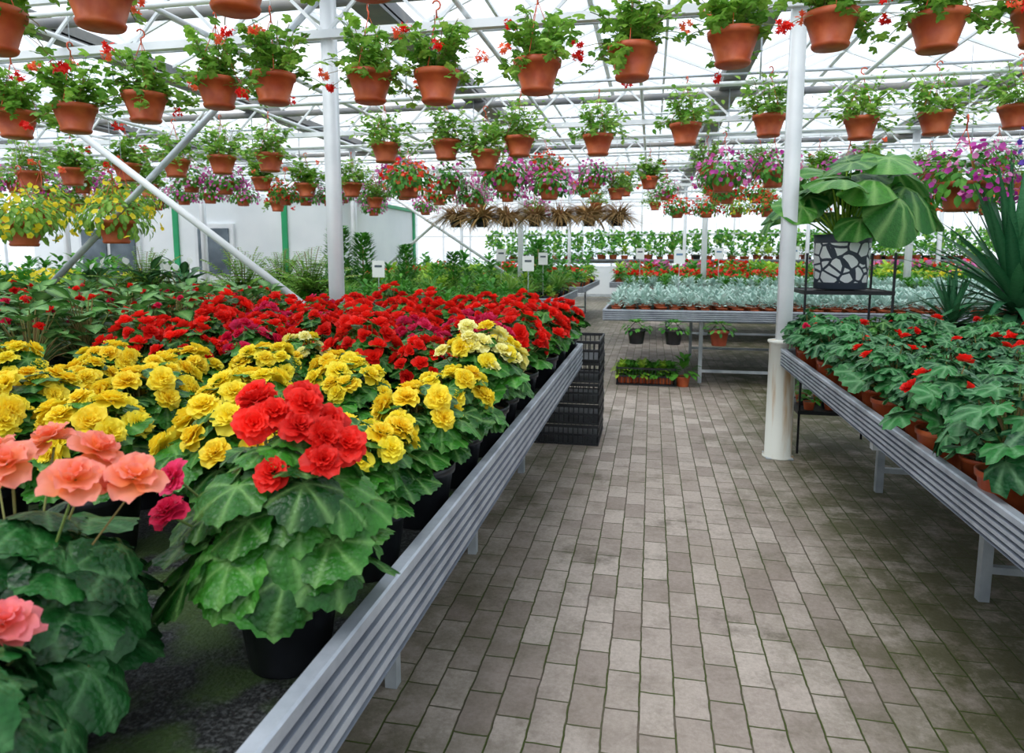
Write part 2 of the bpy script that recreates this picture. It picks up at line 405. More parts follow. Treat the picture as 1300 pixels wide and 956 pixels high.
fp = [(.0, -.02, .30), (.05, -.03, .285), (-.05, .01, .31), (.02, .04, .32), (.09, -.02, .265), (.07, .03, .28), (-.02, -.05, .29), (.10, -.05, .235), (.045, .0, .315), (-.07, .04, .315),
      (-.15, -.08, .2), (-.13, -.12, .16), (.03, -.08, .22), (.12, .0, .25)]
me_front = begonia('begonia_front', R=.15, H=.23, nl=72, ls=(.052, .086), flowers=[RD]*10+[CR]*2+[RD, RD], fs=(.03, .038), pos=fp, low=.035, drop=.6, face=(.3, -.5, .2), fl=DR)
fp2 = [(.0, .0, .27), (.1, .05, .28), (.13, -.02, .26), (.18, .03, .25), (-.09, -.05, .24), (-.14, .1, .25), (.04, -.15, .17), (.13, -.14, .12), (-.05, .12, .27)]
me_salm = begonia('begonia_salmon', R=.17, H=.2, nl=74, ls=(.05, .088), lmat='leaf_dark', flowers=['petal_salmon', 'petal_salmon', 'petal_salmon', 'petal_salmon', 'petal_pinkedge', 'petal_salmon', 'petal_pinkedge', 'petal_pinkedge', 'petal_salmon'],
                  fl=DL, fs=(.036, .046), pos=fp2, face=(.2, -.4, .5), low=0, drop=.8)
me_salm2 = begonia('begonia_salmon2', R=.17, H=.19, nl=74, ls=(.05, .085), lmat='leaf_dark', flowers=['petal_pinkedge', 'petal_salmon', 'petal_pinkedge'], fl=DL, fs=(.022, .03), pos=[(.12, .06, .15), (-.05, .14, .17), (-.12, -.1, .12)], low=-.01, drop=.8)
me_rt = [begonia('begonia_small_green', R=.115, H=q, nl=36, ls=(.04, .064), leaf=LR, lmat=lm, flowers=f, fs=(.02, .03), potr=.07, poth=.125, potm='pot_terracotta', low=.045)
         for f, q, lm in (([], .15, 'leaf_right'), ([RD], .18, 'leaf_right'), ([], .2, 'leaf_right'), ([RD]*5, .17, 'leaf_right'), ([RD, RD], .17, 'leaf_begonia'), ([RD, CR], .16, 'leaf_right'), ([], .15, 'leaf_bluish'))]
def anthurium(name, fl=True):
    mb = MB(); pot(mb, .09, .15, 'pot_black')
    for i in range(60):
        az = i*2.4+rng.uniform(-.3, .3); f = rng.rand(); al = math.radians(10+80*f)
        P = np.array([0, 0, .17])+rdir(al, az)*[.2, .2, .28]*rng.uniform(.6, 1.05)
        mb.add(tube(curve_pts((0, 0, .14), P, (0, 0, .05), 4), .003, 4, False), 'stem')
        d = rdir(1.0+.7*f, az)+rng.uniform(-.4, .4, 3)
        mb.add(oval, 'leaf_begonia', frame(d, rdir(.4, az)), P, rng.uniform(.08, .13))
    for i in range(6):
        P = np.array([rng.uniform(-.18, .18), rng.uniform(-.18, .18), rng.uniform(.34, .46)])
        mb.add(tube([(0, 0, .15), P], .0025, 4, False), 'stem')
        mb.add(DF[0], ('petal_crimson', 'petal_red')[i % 2], frame(rng.uniform(-1, 1, 3), (0, -.4, 1)), P, .02)
    return mb.mesh(name)
me_anth = [anthurium('anthurium_mesh') for _ in range(3)]

# ---------------- baskets
def hanger(mb, r, h):
    top = .46
    for k in range(3):
        a = TAU*k/3+.3
        mb.add(tube([(r*math.cos(a), r*math.sin(a), h*.95), (r*.6*math.cos(a), r*.6*math.sin(a), h+.12), (.004*math.cos(a), .004*math.sin(a), top)], .0022, 4, False), 'hook_orange')
    pts = [(0, 0, top-.01), (0, 0, top+.03)]+[(.022*math.sin(q), 0, top+.055-.024*math.cos(q)) for q in np.linspace(.3, 4.4, 7)]
    mb.add(tube(pts, .0048, 5), 'hook_orange')
def basket(kind, name, potm='pot_terracotta'):
    mb = MB(); r, h = .128, .165
    pr = [(.001, 0), (.08, 0), (.086, .006), (.09, .018), (.083, .022), (.118, h*.8), (.126, h*.81), (.131, h), (.124, h), (.112, h*.8)]
    mb.add(lathe(pr, 28), potm); mb.add(lathe([(.118, h*.85), (.001, h*.9)], 16), 'soil'); hanger(mb, r, h)
    c = np.array([0, 0, h-.01])
    if kind in ('geranium', 'airy'):
        lm = 'leaf_geranium' if kind == 'geranium' else 'leaf_light'
        ns = 30 if kind == 'geranium' else 36
        for s_ in range(ns):
            az = s_*2.4+rng.uniform(-.4, .4); al = math.radians(rng.uniform(10, 92)); L = rng.uniform(.17, .33) if kind == 'geranium' else rng.uniform(.2, .38)
            e = c+rdir(al, az)*L*[1, 1, .95]
            if al > 1.1: e[2] -= rng.uniform(0, .14)
            pts = curve_pts(c+rdir(1.57, az)*.04, e, (0, 0, .07), 6)
            mb.add(tube(pts, .0022, 4, False), 'stem')
            nlv = 11 if kind == 'geranium' else 14
            for j in range(nlv):
                q = (j+1.3)/(nlv+.3); k = min(4, int(q*5)); f = q*5-k
                P = pts[k]*(1-f)+pts[k+1]*f if k < 5 else pts[5]
                P = P+rng.uniform(-.035, .035, 3)
                d = rdir(rng.uniform(.9, 2), az+rng.uniform(-1.6, 1.6)); nn = np.array([0, -.1, 1])+rng.uniform(-.6, .6, 3)
                if kind == 'geranium': mb.add(LG[rng.randint(2)], lm, frame(d, nn), P, rng.uniform(.02, .038))
                else: mb.add(small, lm, frame(d, nn), P, rng.uniform(.04, .07))
        nf = 4 if kind == 'geranium' else 0
        for i in range(nf):
            az = rng.uniform(0, TAU); P = c+rdir(rng.uniform(.2, 2.1), az)*rng.uniform(.24, .36)
            mb.add(tube(curve_pts(c, P, (0, 0, .05)), .0018, 4, False), 'stem')
            for j in range(14):
                mb.add(SF, 'petal_orange' if i % 2 else 'petal_red', frame(rng.uniform(-1, 1, 3), rng.uniform(-1, 1, 3)), P+rng.uniform(-.026, .026, 3), .018)
        if kind == 'airy':
            for i in range(26):
                P = c+rdir(rng.uniform(.1, 1.3), rng.uniform(0, TAU))*rng.uniform(.2, .34)
                mb.add(SF, 'petal_white', frame(rng.uniform(-1, 1, 3), (0, -.5, 1)), P, .014)
    elif kind == 'grass':
        for i in range(420):
            az = rng.uniform(0, TAU); d = rdir(rng.uniform(.1, 1.7), az)
            mb.add(grass, 'grass_dry', frame(d, (0, 0, 1)), c+rdir(1.57, az)*rng.uniform(.02, .13), rng.uniform(.18, .3)*np.array([3.5, 1, 1.25]))
    else:
        fm = {'pink': ['petal_pink', 'petal_pink', 'petal_magenta'], 'magenta': ['petal_magenta', 'petal_magenta', 'petal_pink'], 'red': ['petal_orange', 'petal_red'], 'yellow': ['petal_yellow'],
              'purple': ['petal_purple'], 'white': ['petal_white', 'petal_pink']}[kind]
        for i in range(280):
            al = math.acos(1-1.45*rng.rand()); az = rng.uniform(0, TAU)
            P = c+rdir(al, az)*[.25, .25, .2]*rng.uniform(.6, 1)
            mb.add(small, 'leaf_mid' if kind != 'yellow' else 'leaf_geranium', frame(rdir(al+.9, az)+rng.uniform(-.5, .5, 3), rdir(al*.7, az)), P, rng.uniform(.045, .075))
        nfl = {'yellow': 60, 'magenta': 200}.get(kind, 110)
        for i in range(nfl):
            al = math.acos(1-1.5*rng.rand()); az = rng.uniform(0, TAU)
            P = c+rdir(al, az)*[.27, .27, .22]*rng.uniform(.85, 1.15)
            mb.add(PF, fm[i % len(fm)], frame(rng.uniform(-1, 1, 3), rdir(al, az)+rng.uniform(-.5, .5, 3)), P, rng.uniform(.014, .021) if kind == 'magenta' else rng.uniform(.018, .027))
    return mb.mesh(name)
BK = {'geranium': [basket('geranium', 'geranium_basket') for _ in range(5)], 'airy': [basket('airy', 'airy_basket') for _ in range(3)]}
for k in ('pink', 'magenta', 'red', 'yellow', 'purple', 'white', 'grass'): BK[k] = [basket(k, k+'_basket', 'pot_black' if k in ('purple', 'grass') else 'pot_terracotta') for _ in range(2 if k in ('pink', 'grass') else 1)]
wires = MB(); PZ = 2.93
NM = {'geranium': 'hanging_geranium_basket', 'airy': 'hanging_bacopa_basket', 'grass': 'hanging_grass_basket'}
def hang(kind, x, y, zc, sc=1.0, pz=PZ):
    zb = zc-.085*sc
    l = BK[kind]
    obj(NM.get(kind, 'hanging_petunia_basket'), l[rng.randint(len(l))], (x, y, zb), rng.uniform(0, TAU), sc)
    wires.add(tube([(x, y, zb+.515*sc), (x, y, pz)], .0022, 4, False), 'steel_galv')
for x, z in ((-4.13, 2.26), (-3.67, 2.28), (-3.15, 2.325), (-2.63, 2.39), (-2.26, 2.4), (-1.64, 2.38), (-1.23, 2.36), (-.65, 2.39), (-.13, 2.435), (.39, 2.48), (.865, 2.54), (1.36, 2.5), (1.82, 2.5), (-4.6, 2.3)):
    hang('geranium', x, 3.9, z, 1.04)
for x, z in ((-2.62, 2.3), (-2.11, 2.36), (-1.53, 2.38), (-1.0, 2.4)): hang('geranium', x, 2.4, z)
for x, z in ((-6.86, 2.25), (-6.3, 2.27), (-5.6, 2.3), (-5.0, 2.33), (-4.45, 2.35), (-2.63, 2.42), (-2.0, 2.43), (-1.6, 2.32), (-1.27, 2.44), (-.52, 2.43), (.27, 2.5), (.99, 2.55), (1.75, 2.5), (2.34, 2.52), (2.95, 2.55), (-3.9, 2.36), (3.6, 2.5)):
    hang('airy' if x > -4.0 or rng.rand() < .5 else 'geranium', x, 6.6, z, 1.12)
for yr in (9.2, 11.9, 14.5):
    x = -12+rng.rand()*.4
    while x < 8.5:
        left = x < -2.2
        k = rng.choice(['pink', 'geranium', 'magenta', 'airy', 'red', 'white'], p=[.42, .1, .16, .1, .1, .12]) if left else rng.choice(['pink', 'geranium', 'airy', 'red', 'white', 'yellow', 'purple'], p=[.1, .32, .3, .14, .06, .04, .04])
        if not (x < -6.3 and 12.5 < yr < 19): hang(k, x, yr, rng.uniform(2.32, 2.5), 1.15 if left else .95)
        if yr < 10 and rng.rand() < .35:
            k2 = rng.choice(['pink', 'red', 'geranium', 'white', 'purple', 'airy']); hang(k2, x+.28, yr+.15, rng.uniform(2.12, 2.22), .9)
        x += rng.uniform(.55, .75) if yr < 12 else rng.uniform(.9, 1.3)
for x in np.arange(-3.05, -.2, .42): hang('grass', x, 10.55, 1.93, .95)
for x in np.arange(.35, 1.8, .42): hang(rng.choice(['red', 'red', 'yellow']), x, 10.55, 2.03, .85)
for x in np.arange(2.4, 7, .8): hang(rng.choice(['red', 'geranium', 'red']), x, 11.4, 2.08, 1.0)
hang('yellow', -5.05, 4.75, 1.58, 1.2); hang('yellow', -4.35, 4.95, 1.6, 1.15); hang('yellow', -5.7, 5.6, 1.75, 1.2); hang('yellow', -4.9, 5.7, 1.8, 1.1)
hang('magenta', 2.25, 5.75, 1.84, 1.3); hang('magenta', 1.75, 6.9, 2.0, 1.1); hang('purple', 2.75, 5.4, 2.08, 1.0); hang('pink', 0.75, 8.0, 2.2, 1.2); hang('pink', 1.3, 8.2, 2.25, 1.1); hang('pink', -1.7, 8.0, 2.25, 1.2)
hang('red', -2.9, 8.0, 2.2, 1.2); hang('pink', -1.2, 8.1, 2.15, 1.1)
obj('basket_hanger_wires', wires.mesh('basket_hanger_wires'))

# ---------------- structure
SP = 3.3
GX = [.9+SP*k for k in range(-5, 4)]
X0, X1, Y0, Y1 = GX[0], GX[-1], -3.0, 24.2
GZ, RZ = 3.5, 4.25
mb = MB(); mb.add(T([(X0, Y0, 0), (X1, Y0, 0), (X1, Y1, 0), (X0, Y1, 0)], [(0, 1, 2, 3)]), 'paving_bricks'); obj('floor', mb.mesh('floor'))
gl = MB(); fr = MB(); gu = MB()
for a in GX[:-1]:
    m_ = a+SP/2
    gl.add(T([(a, Y0, GZ+.06), (a, Y1, GZ+.06), (m_, Y1, RZ), (m_, Y0, RZ), (a+SP, Y1, GZ+.06), (a+SP, Y0, GZ+.06)], [(0, 1, 2, 3), (3, 2, 4, 5)]), 'greenhouse_glass')
    fr.add(bar((m_, Y0, RZ), (m_, Y1, RZ), .06), 'paint_white')
    for y in np.arange(Y0, Y1, .8):
        fr.add(bar((a, y, GZ+.05), (m_, y, RZ-.02), .025, .035), 'paint_white')
        fr.add(bar((m_, y, RZ-.02), (a+SP, y, GZ+.05), .025, .035), 'paint_white')
    for q in (.8, 2.5): fr.add(bar((a+q, Y0, GZ+.32), (a+q, Y1, GZ+.32), .03), 'paint_white')
for a in GX:
    gu.add(box(a-.13, a+.13, Y0, Y1, GZ-.03, GZ+.02), 'gutter_grey')
    gu.add(box(a-.13, a-.115, Y0, Y1, GZ, GZ+.12), 'gutter_grey'); gu.add(box(a+.115, a+.13, Y0, Y1, GZ, GZ+.12), 'gutter_grey')
obj('ceiling', gl.mesh('ceiling', False)); obj('roof_glazing_bars', fr.mesh('roof_bars', False)); obj('roof_gutters', gu.mesh('roof_gutters', False))
tr_ = MB()
TY = [1.05, 4.9, 8.75, 12.6, 16.45, 20.3]
for y in TY:
    tr_.add(box(X0, X1, y-.03, y+.03, 2.99, 3.05), 'paint_white'); tr_.add(box(X0, X1, y-.025, y+.025, 3.4, 3.45), 'paint_white')
    x = X0; k = 0
    while x < X1-.1:
        z0, z1 = (3.02, 3.42) if k % 2 == 0 else (3.42, 3.02)
        tr_.add(bar((x, y, z0), (x+SP/8, y, z1), .022), 'paint_white'); x += SP/8; k += 1
obj('roof_trusses', tr_.mesh('roof_trusses', False))
pp = MB(); XA, XB = X0+.1, X1-.1
for y in (2.4, 3.9, 6.6, 9.2, 10.55, 11.9, 14.5, 17.2, 20.0):
    pp.add(tube([(XA, y, PZ), (XB, y, PZ)], .018, 8), 'paint_white')
    for a in GX[1:-1]: pp.add(tube([(a, y, PZ), (a, y, GZ)], .008, 6), 'steel_galv')
for a in GX[:-1]:
    for q in (1.05, 2.25): pp.add(tube([(a+q, Y0+.1, 3.12), (a+q, Y1-.1, 3.12)], .02, 8), 'paint_white')
for y in np.arange(1.8, 22, 1.9): pp.add(tube([(XA, y+.3, 3.3), (XB, y+.3, 3.3)], .014, 6), 'steel_galv')
for y in (5.35, 9.25, 13.1, 17): pp.add(tube([(XA, y, 3.42), (XB, y, 3.42)], .045, 8), 'gutter_grey')
obj('heating_pipes', pp.mesh('pipes'))
for y in (4.95, 12.6, 20.3):
    for a in GX[1:-1]:
        mb = MB(); mb.add(box(-.045, .045, -.045, .045, 0, GZ), 'paint_white'); mb.add(box(-.09, .09, -.09, .09, 0, .01), 'steel_galv')
        if abs(y-4.95) < .1 and abs(a-.9) < .1:
            mb.add(lathe([(.001, 0), (.105, 0), (.105, .01), (.09, .012), (.088, .8), (.1, .81), (.1, .825), (.05, .83)], 32), 'column_paint')
        obj('support_column', mb.mesh('column'), (a, y, 0))
mb = MB()
mb.add(tube([(-2.4, 4.87, .85), (-5.7, 4.87, 3.2)], .03, 10), 'paint_white'); mb.add(tube([(-5.7, 4.95, .6), (-2.4, 4.95, 3.35)], .026, 10), 'steel_galv')
mb.add(tube([(-2.4, 12.55, .9), (-5.7, 12.55, 3.06)], .028, 8), 'paint_white'); mb.add(tube([(-5.7, 12.65, .71), (-2.4, 12.65, 3.35)], .028, 8), 'paint_white')
obj('cross_braces', mb.mesh('cross_braces'))
def wall(name, p, q, post=1.0):
    p = np.array(p, float); q = np.array(q, float); L = np.linalg.norm(q-p); d = (q-p)/L
    mb = MB(); n = int(L/post)
    mb.add(T([(*p, 1.0), (*q, 1.0), (*q, RZ), (*p, RZ)], [(0, 1, 2, 3)]), 'greenhouse_glass')
    mb.add(bar((*p, .5), (*q, .5), .06, 1.0), 'wall_white')
    for z in (1.02, 2.1, 3.1): mb.add(bar((*p, z), (*q, z), .06, .05), 'paint_white')
    for i in range(n+1):
        s_ = p+d*L*i/n; mb.add(bar((*s_, 0), (*s_, 3.9), .06, .08), 'paint_white')
    obj(name, mb.mesh(name, False))
wall('wall_back', (X0, Y1), (X1, Y1)); wall('wall_left', (X0, Y0), (X0, Y1)); wall('wall_right', (X1, Y0), (X1, Y1)); wall('wall_front', (X0, Y0), (X1, Y0))
mb = MB()
mb.add(box(-14.2, -6.55, 13.6, 18.4, 0, 2.65), 'wall_white')
for x in (-6.6, -7.75, -10.4): mb.add(box(x-.05, x+.07, 13.55, 13.6, 0, 2.68), 'trim_green')
mb.add(box(-6.55, -6.5, 18.3, 18.42, 0, 2.68), 'trim_green'); mb.add(box(-6.55, -6.49, 13.55, 18.42, 2.6, 2.68), 'trim_green')
mb.add(box(-7.75, -6.5, 13.54, 13.6, 2.62, 2.68), 'trim_green')
mb.add(box(-9.9, -8.95, 13.53, 13.6, .05, 2.1), 'paint_white'); mb.add(box(-9.8, -9.05, 13.5, 13.54, 1.0, 2.0), 'dark_glass')
mb.add(box(-12.9, -11.3, 13.53, 13.6, .9, 2.1), 'paint_white'); mb.add(box(-12.8, -12.15, 13.5, 13.54, 1.0, 2.0), 'dark_glass'); mb.add(box(-12.05, -11.4, 13.5, 13.54, 1.0, 2.0), 'dark_glass')
obj('sales_office_cabin', mb.mesh('cabin', False))

# ---------------- benches
def rail(mb, p, q, out, ztop, h, nr=5):
    p = np.array(p, float); q = np.array(q, float); out = np.array(out, float)
    st = (h-.012)/nr
    prof = [(-.02, ztop-.012), (-.02, ztop), (.004, ztop), (.008, ztop-.004)]; dark = []
    for i in range(nr):
        z = ztop-.008-i*st
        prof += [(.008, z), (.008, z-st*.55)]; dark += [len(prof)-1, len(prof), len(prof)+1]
        prof += [(-.004, z-st*.65), (-.004, z-st*.9)]
    prof += [(.008, ztop-h+.004), (.004, ztop-h), (-.03, ztop-h), (-.03, ztop-h+.006), (-.014, ztop-h+.006), (-.014, ztop-.012)]
    V = []; n = len(prof)
    for b_ in (p, q):
        for o_, z in prof: V.append((b_[0]+out[0]*o_, b_[1]+out[1]*o_, z))
    F = [(i, (i+1) % n, n+(i+1) % n, n+i) for i in range(n)]
    A = [f for i, f in enumerate(F) if i not in dark]+[tuple(range(n)), tuple(range(n, 2*n))[::-1]]
    mb.add(T(V, A), 'aluminium'); mb.add(T(V, [F[i] for i in dark if i < n]), 'aluminium_groove_shade')  # recessed rib faces take the aluminium with shade painted in
def bench(name, x0, x1, y0, y1, zt, rh, legsx, legsy, sides='LRFB', bed=.69):
    mb = MB()
    mb.add(box(x0+.02, x1-.02, y0+.02, y1-.02, bed-.03, bed), 'bench_mat')
    if 'R' in sides: rail(mb, (x1, y0), (x1, y1), (1, 0), zt, rh)
    if 'L' in sides: rail(mb, (x0, y0), (x0, y1), (-1, 0), zt, rh)
    if 'F' in sides: rail(mb, (x0, y0), (x1, y0), (0, -1), zt, rh)
    if 'B' in sides: rail(mb, (x0, y1), (x1, y1), (0, 1), zt, rh)
    for y in legsy:
        mb.add(box(x0+.03, x1-.03, y-.02, y+.02, bed-.08, bed-.03), 'steel_galv')
        mb.add(box(min(legsx), max(legsx), y-.015, y+.015, .12, .15), 'steel_galv')
        for x in legsx:
            mb.add(box(x-.02, x+.02, y-.02, y+.02, 0, bed-.04), 'steel_galv')
    obj(name, mb.mesh('bench', False))
bench('plant_bench', -2.45, -.478, -.3, 4.85, .78, .165, (-.8, -2.1), (.6, 1.97, 3.0, 4.24))
bench('plant_bench', -5.7, -2.6, .6, 4.75, .78, .12, (-3, -5.2), (1.2, 2.6, 4.2))
bench('plant_bench', .875, 4.2, .3, 4.84, .78, .115, (1.36, 3.7), (1.7, 2.98, 4.3))
bench('plant_bench', -.5, 5.6, 7.4, 10.2, .83, .12, (.55, 2.4, 5.0), (7.75, 9.7), bed=.77)
bench('plant_bench', -.5, 6.8, 11.2, 14.0, .83, .12, (.3, 3, 6), (11.6, 13.6), bed=.77)
bench('plant_bench', -.9, 7.5, 15.2, 18.6, .83, .12, (.3, 3, 6), (15.6, 18), bed=.77)
bench('plant_bench', -6.3, -1.2, 6.1, 8.6, .8, .12, (-6, -3.5, -1.6), (6.5, 8.2), bed=.74)
bench('plant_bench', -6.0, -1.3, 9.6, 12.3, .8, .12, (-5.7, -3.5, -1.6), (10, 12), bed=.74)
bench('plant_bench', -6.0, -1.3, 13.4, 17.6, .8, .12, (-5.7, -3.5, -1.6), (14, 17), bed=.74)
bench('plant_bench', -11.5, -6.9, 6.4, 9.5, .8, .12, (-11, -9, -7.2), (7, 9), bed=.74)
bench('plant_bench', -5, 9.5, 21.5, 22.8, 1.3, .06, (-4.5, -1, 3, 6, 9), (21.8, 22.6), bed=1.25)

# ---------------- left bench begonias
def put(name, l, x, y, z=.69, sc=1.0, jit=.02):
    return obj(name, l[rng.randint(len(l))] if isinstance(l, list) else l, (x+rng.uniform(-jit, jit), y+rng.uniform(-jit, jit), z), rng.uniform(0, TAU), sc*rng.uniform(.94, 1.08))
obj('red_begonia', me_front, (-.615, 1.04, .69), 0)
obj('salmon_begonia', me_salm, (-.89, .78, .69), 0, 1.0)
obj('salmon_begonia', me_salm2, (-.76, .47, .69), 2.2, 1.05)
for y in (1.39, 1.71): put('yellow_begonia', me_yel, -.61, y)
put('yellow_begonia', me_yel, -.6, 2.03); put('cream_begonia', me_cre, -.6, 2.34, sc=1.05); put('cream_begonia', me_cre, -.6, 2.64)
for r_, y in enumerate(np.arange(1.32, 2.5, .33)):
    x = -.95-(r_ % 2)*.15
    while x > -2.35:
        if x > -1.7*y: put('yellow_begonia', me_yel, x, y, sc=rng.uniform(.95, 1.1), jit=.03)
        x -= .32
for r_, y in enumerate(np.arange(2.62, 4.8, .26)):
    x = (-.9 if y < 2.8 else -.6)-(r_ % 2)*.1
    while x > -2.35:
        crim = rng.rand() < (.1 if y < 4 and x < -1.1 else .25)
        if y < 2.8 and -1.6 < x < -1.2: put('cream_begonia', me_cre, x, y, sc=.9)
        elif crim: put('crimson_begonia', me_crm, x, y)
        else: put('red_begonia', me_red, x, y, sc=rng.uniform(.95, 1.12))
        x -= .265
for y in np.arange(1.9, 4.7, .34):
    for x in np.arange(-5.5, -2.6, .34):
        if x < -1.7*y: continue
        if y < 2.4: put('yellow_begonia', me_yel, x, y)
        else: put('potted_anthurium', me_anth, x, y, sc=1.05)
for r_, y in enumerate(np.arange(1.0, 4.75, .245)):
    x = .965+.04*(r_ % 2)
    while x < 3.6:
        if x > 1.5 and y < 2.6 and rng.rand() < .5: put('potted_begonia', me_rt[-1], x, y, jit=.015)
        else: put('potted_begonia', me_rt[:6], x, y, jit=.015, sc=rng.uniform(.88, 1.15))
        x += .26

# ---------------- plant masses
def tuft(kind, seed=0):
    mb = MB()
    if kind == 'silver':
        pot(mb, .05, .075, 'pot_terracotta')
        for i in range(34):
            az = i*2.4; al = rng.uniform(.1, 1.35); P = np.array([0, 0, .08])+rdir(al, az)*[.07, .07, .11]*rng.uniform(.4, 1)
            mb.add(small, 'leaf_silver', frame(rdir(al, az), (0, 0, 1)), P, rng.uniform(.05, .08))
    elif kind in ('mid', 'lime', 'redfl', 'tallgreen', 'yelfl', 'pinkfl'):
        pot(mb, .055, .08, 'pot_terracotta' if kind != 'tallgreen' else 'pot_black', rim=False)
        H = .28 if kind == 'tallgreen' else .13
        for i in range(46):
            az = i*2.4; al = rng.uniform(.05, 1.45); P = np.array([0, 0, .09])+rdir(al, az)*[.1, .1, H]*rng.uniform(.35, 1)
            mb.add(small, 'leaf_lime' if kind == 'lime' else 'leaf_mid', frame(rdir(al+.4, az), (0, 0, 1)), P, rng.uniform(.055, .085))
        if kind[-2:] == 'fl':
            for i in range(14):
                P = np.array([rng.uniform(-.09, .09), rng.uniform(-.09, .09), rng.uniform(.19, .26)])
                mb.add(PF, {'redfl': 'petal_red', 'yelfl': 'petal_yellow', 'pinkfl': 'petal_pink'}[kind], frame(rng.uniform(-1, 1, 3), (0, -.5, 1)), P, .024)
    elif kind == 'grass':
        pot(mb, .06, .09, 'pot_black', rim=False)
        for i in range(60):
            mb.add(grass, 'grass_green', frame(rdir(rng.uniform(.05, .9), rng.uniform(0, TAU)), (0, 0, 1)), (0, 0, .08), rng.uniform(.22, .36)*np.array([1.2, 1, 1]))
    return mb.pack()
TU = {k: [tuft(k) for _ in range(2)] for k in ('silver', 'mid', 'lime', 'redfl', 'tallgreen', 'grass', 'yelfl', 'pinkfl')}
def mass(name, kinds, xr, yr, z, st, sc=1.0, var=.15):
    mb = MB()
    for y in np.arange(yr[0], yr[1], st):
        for x in np.arange(xr[0], xr[1], st):
            k = kinds[rng.randint(len(kinds))]
            mb.merge(TU[k][rng.randint(2)], (x+rng.uniform(-.02, .02), y+rng.uniform(-.02, .02), z), rng.uniform(0, TAU), sc*rng.uniform(1-var, 1+var))
    obj(name, mb.mesh(name))
mass('dusty_miller_plants', ['silver'], (-.38, 5.4), (7.52, 10.1), .77, .16, 1.0)
mass('dusty_miller_plants', ['silver', 'silver', 'mid'], (-.35, 6.6), (11.4, 12.5), .77, .19, 1.2)
mass('red_bedding_flowers', ['redfl', 'redfl', 'mid'], (-.35, 3.0), (12.8, 13.9), .77, .24, 1.4)
mass('lime_bedding_plants', ['lime', 'yelfl', 'mid'], (3.1, 6.6), (12.8, 13.9), .77, .24, 1.4)
mass('bedding_plants', ['mid', 'lime', 'pinkfl', 'mid', 'redfl'], (-.7, 7.3), (15.4, 18.4), .77, .32, 1.7, .3)
mass('grass_plants', ['grass'], (-6.2, -3.6), (6.25, 8.4), .74, .22, 1.15)
mass('herb_plants', ['mid', 'tallgreen', 'mid', 'mid'], (-3.5, -1.3), (6.25, 8.4), .74, .22, 1.0, .3)
mass('herb_plants', ['tallgreen', 'mid', 'lime', 'grass'], (-5.9, -1.45), (9.75, 12.2), .74, .26, 1.2, .3)
mass('herb_plants', ['tallgreen', 'lime', 'redfl', 'mid'], (-5.9, -1.45), (13.6, 17.4), .74, .34, 1.6, .3)
mass('yellow_bedding_flowers', ['yelfl', 'mid', 'lime', 'tallgreen'], (-11.3, -7.1), (6.6, 9.3), .74, .28, 1.6)
mass('shelf_plants', ['lime', 'mid', 'tallgreen', 'mid'], (-4.8, 9.4), (21.7, 22.6), 1.25, .36, 1.8, .4)
mb = MB()
for y, z in ((20.9, 2.05), ):
    mb.add(tube([(-5, y, z), (9.4, y, z)], .02, 6), 'paint_white')
    for x in np.arange(-4.8, 9.3, .62):
        mb.add(bar((x-.2, y, z), (x-.2, y, 2.99), .01), 'steel_galv')
        dp = rng.uniform(.3, .6)
        for i in range(110):
            P = (x+rng.uniform(-.26, .26), y+rng.uniform(-.1, .1), z-rng.uniform(-.08, dp))
            mb.add(small, 'leaf_light' if rng.rand() < .3 else 'leaf_mid', frame(rng.uniform(-1, 1, 3), (0, -1, .4)), P, .13)
obj('hanging_ivy_garland', mb.mesh('garland'))

def fern(name, n=30, L=.5):
    mb = MB(); pot(mb, .1, .16, 'pot_black')
    for i in range(n):
        az = i*2.4; al = rng.uniform(.15, 1.1); e = np.array([0, 0, .15])+rdir(al, az)*L*rng.uniform(.7, 1.1)
        pts = curve_pts((0, 0, .15), e, (0, 0, .14), 9)
        mb.add(tube(pts, .003, 4, False), 'stem')
        for j in range(1, 9):
            d0 = pts[j]-pts[j-1]
            for s_ in (-1, 1):
                for q in (0, .5):
                    sd = np.cross(d0, (0, 0, 1)); sd = sd/(np.linalg.norm(sd)+1e-6)*s_
                    mb.add(small, 'leaf_geranium', frame(sd+d0*3, (0, 0, 1)), pts[j]-d0*q, (.11*(1-.08*j)))
    return mb.mesh(name)
mf = fern('fern')
for x, y in ((-4.2, 6.5), (-3.5, 6.6), (-4.8, 8.3), (-5.4, 6.5)): obj('potted_fern', mf, (x, y, .74), rng.rand()*6, 1.15)
def lily(name):
    mb = MB(); pot(mb, .1, .16, 'pot_black')
    for i in range(30):
        az = i*2.4; al = rng.uniform(.1, 1.0); P = np.array([0, 0, .15])+rdir(al, az)*rng.uniform(.2, .4)
        mb.add(tube([(0, 0, .14), P], .003, 4, False), 'stem'); mb.add(lance[i % 2], 'leaf_dark', frame(rdir(al+.5, az), (0, 0, 1)), P, .26)
    for i in range(3):
        P = np.array([rng.uniform(-.15, .15), rng.uniform(-.2, .2), rng.uniform(.5, .62)])
        mb.add(tube([(0, 0, .14), P], .003, 4, False), 'stem'); mb.add(oval, 'petal_white', frame((rng.uniform(-.8, .8), .2, 1), (0, -1, .3)), P, .09)
    return mb.mesh(name)
ml = lily('peace_lily')
for x in (-5.9, -5.2, -4.8): obj('peace_lily', ml, (x, 6.35, .74), rng.rand()*6, 1.0)
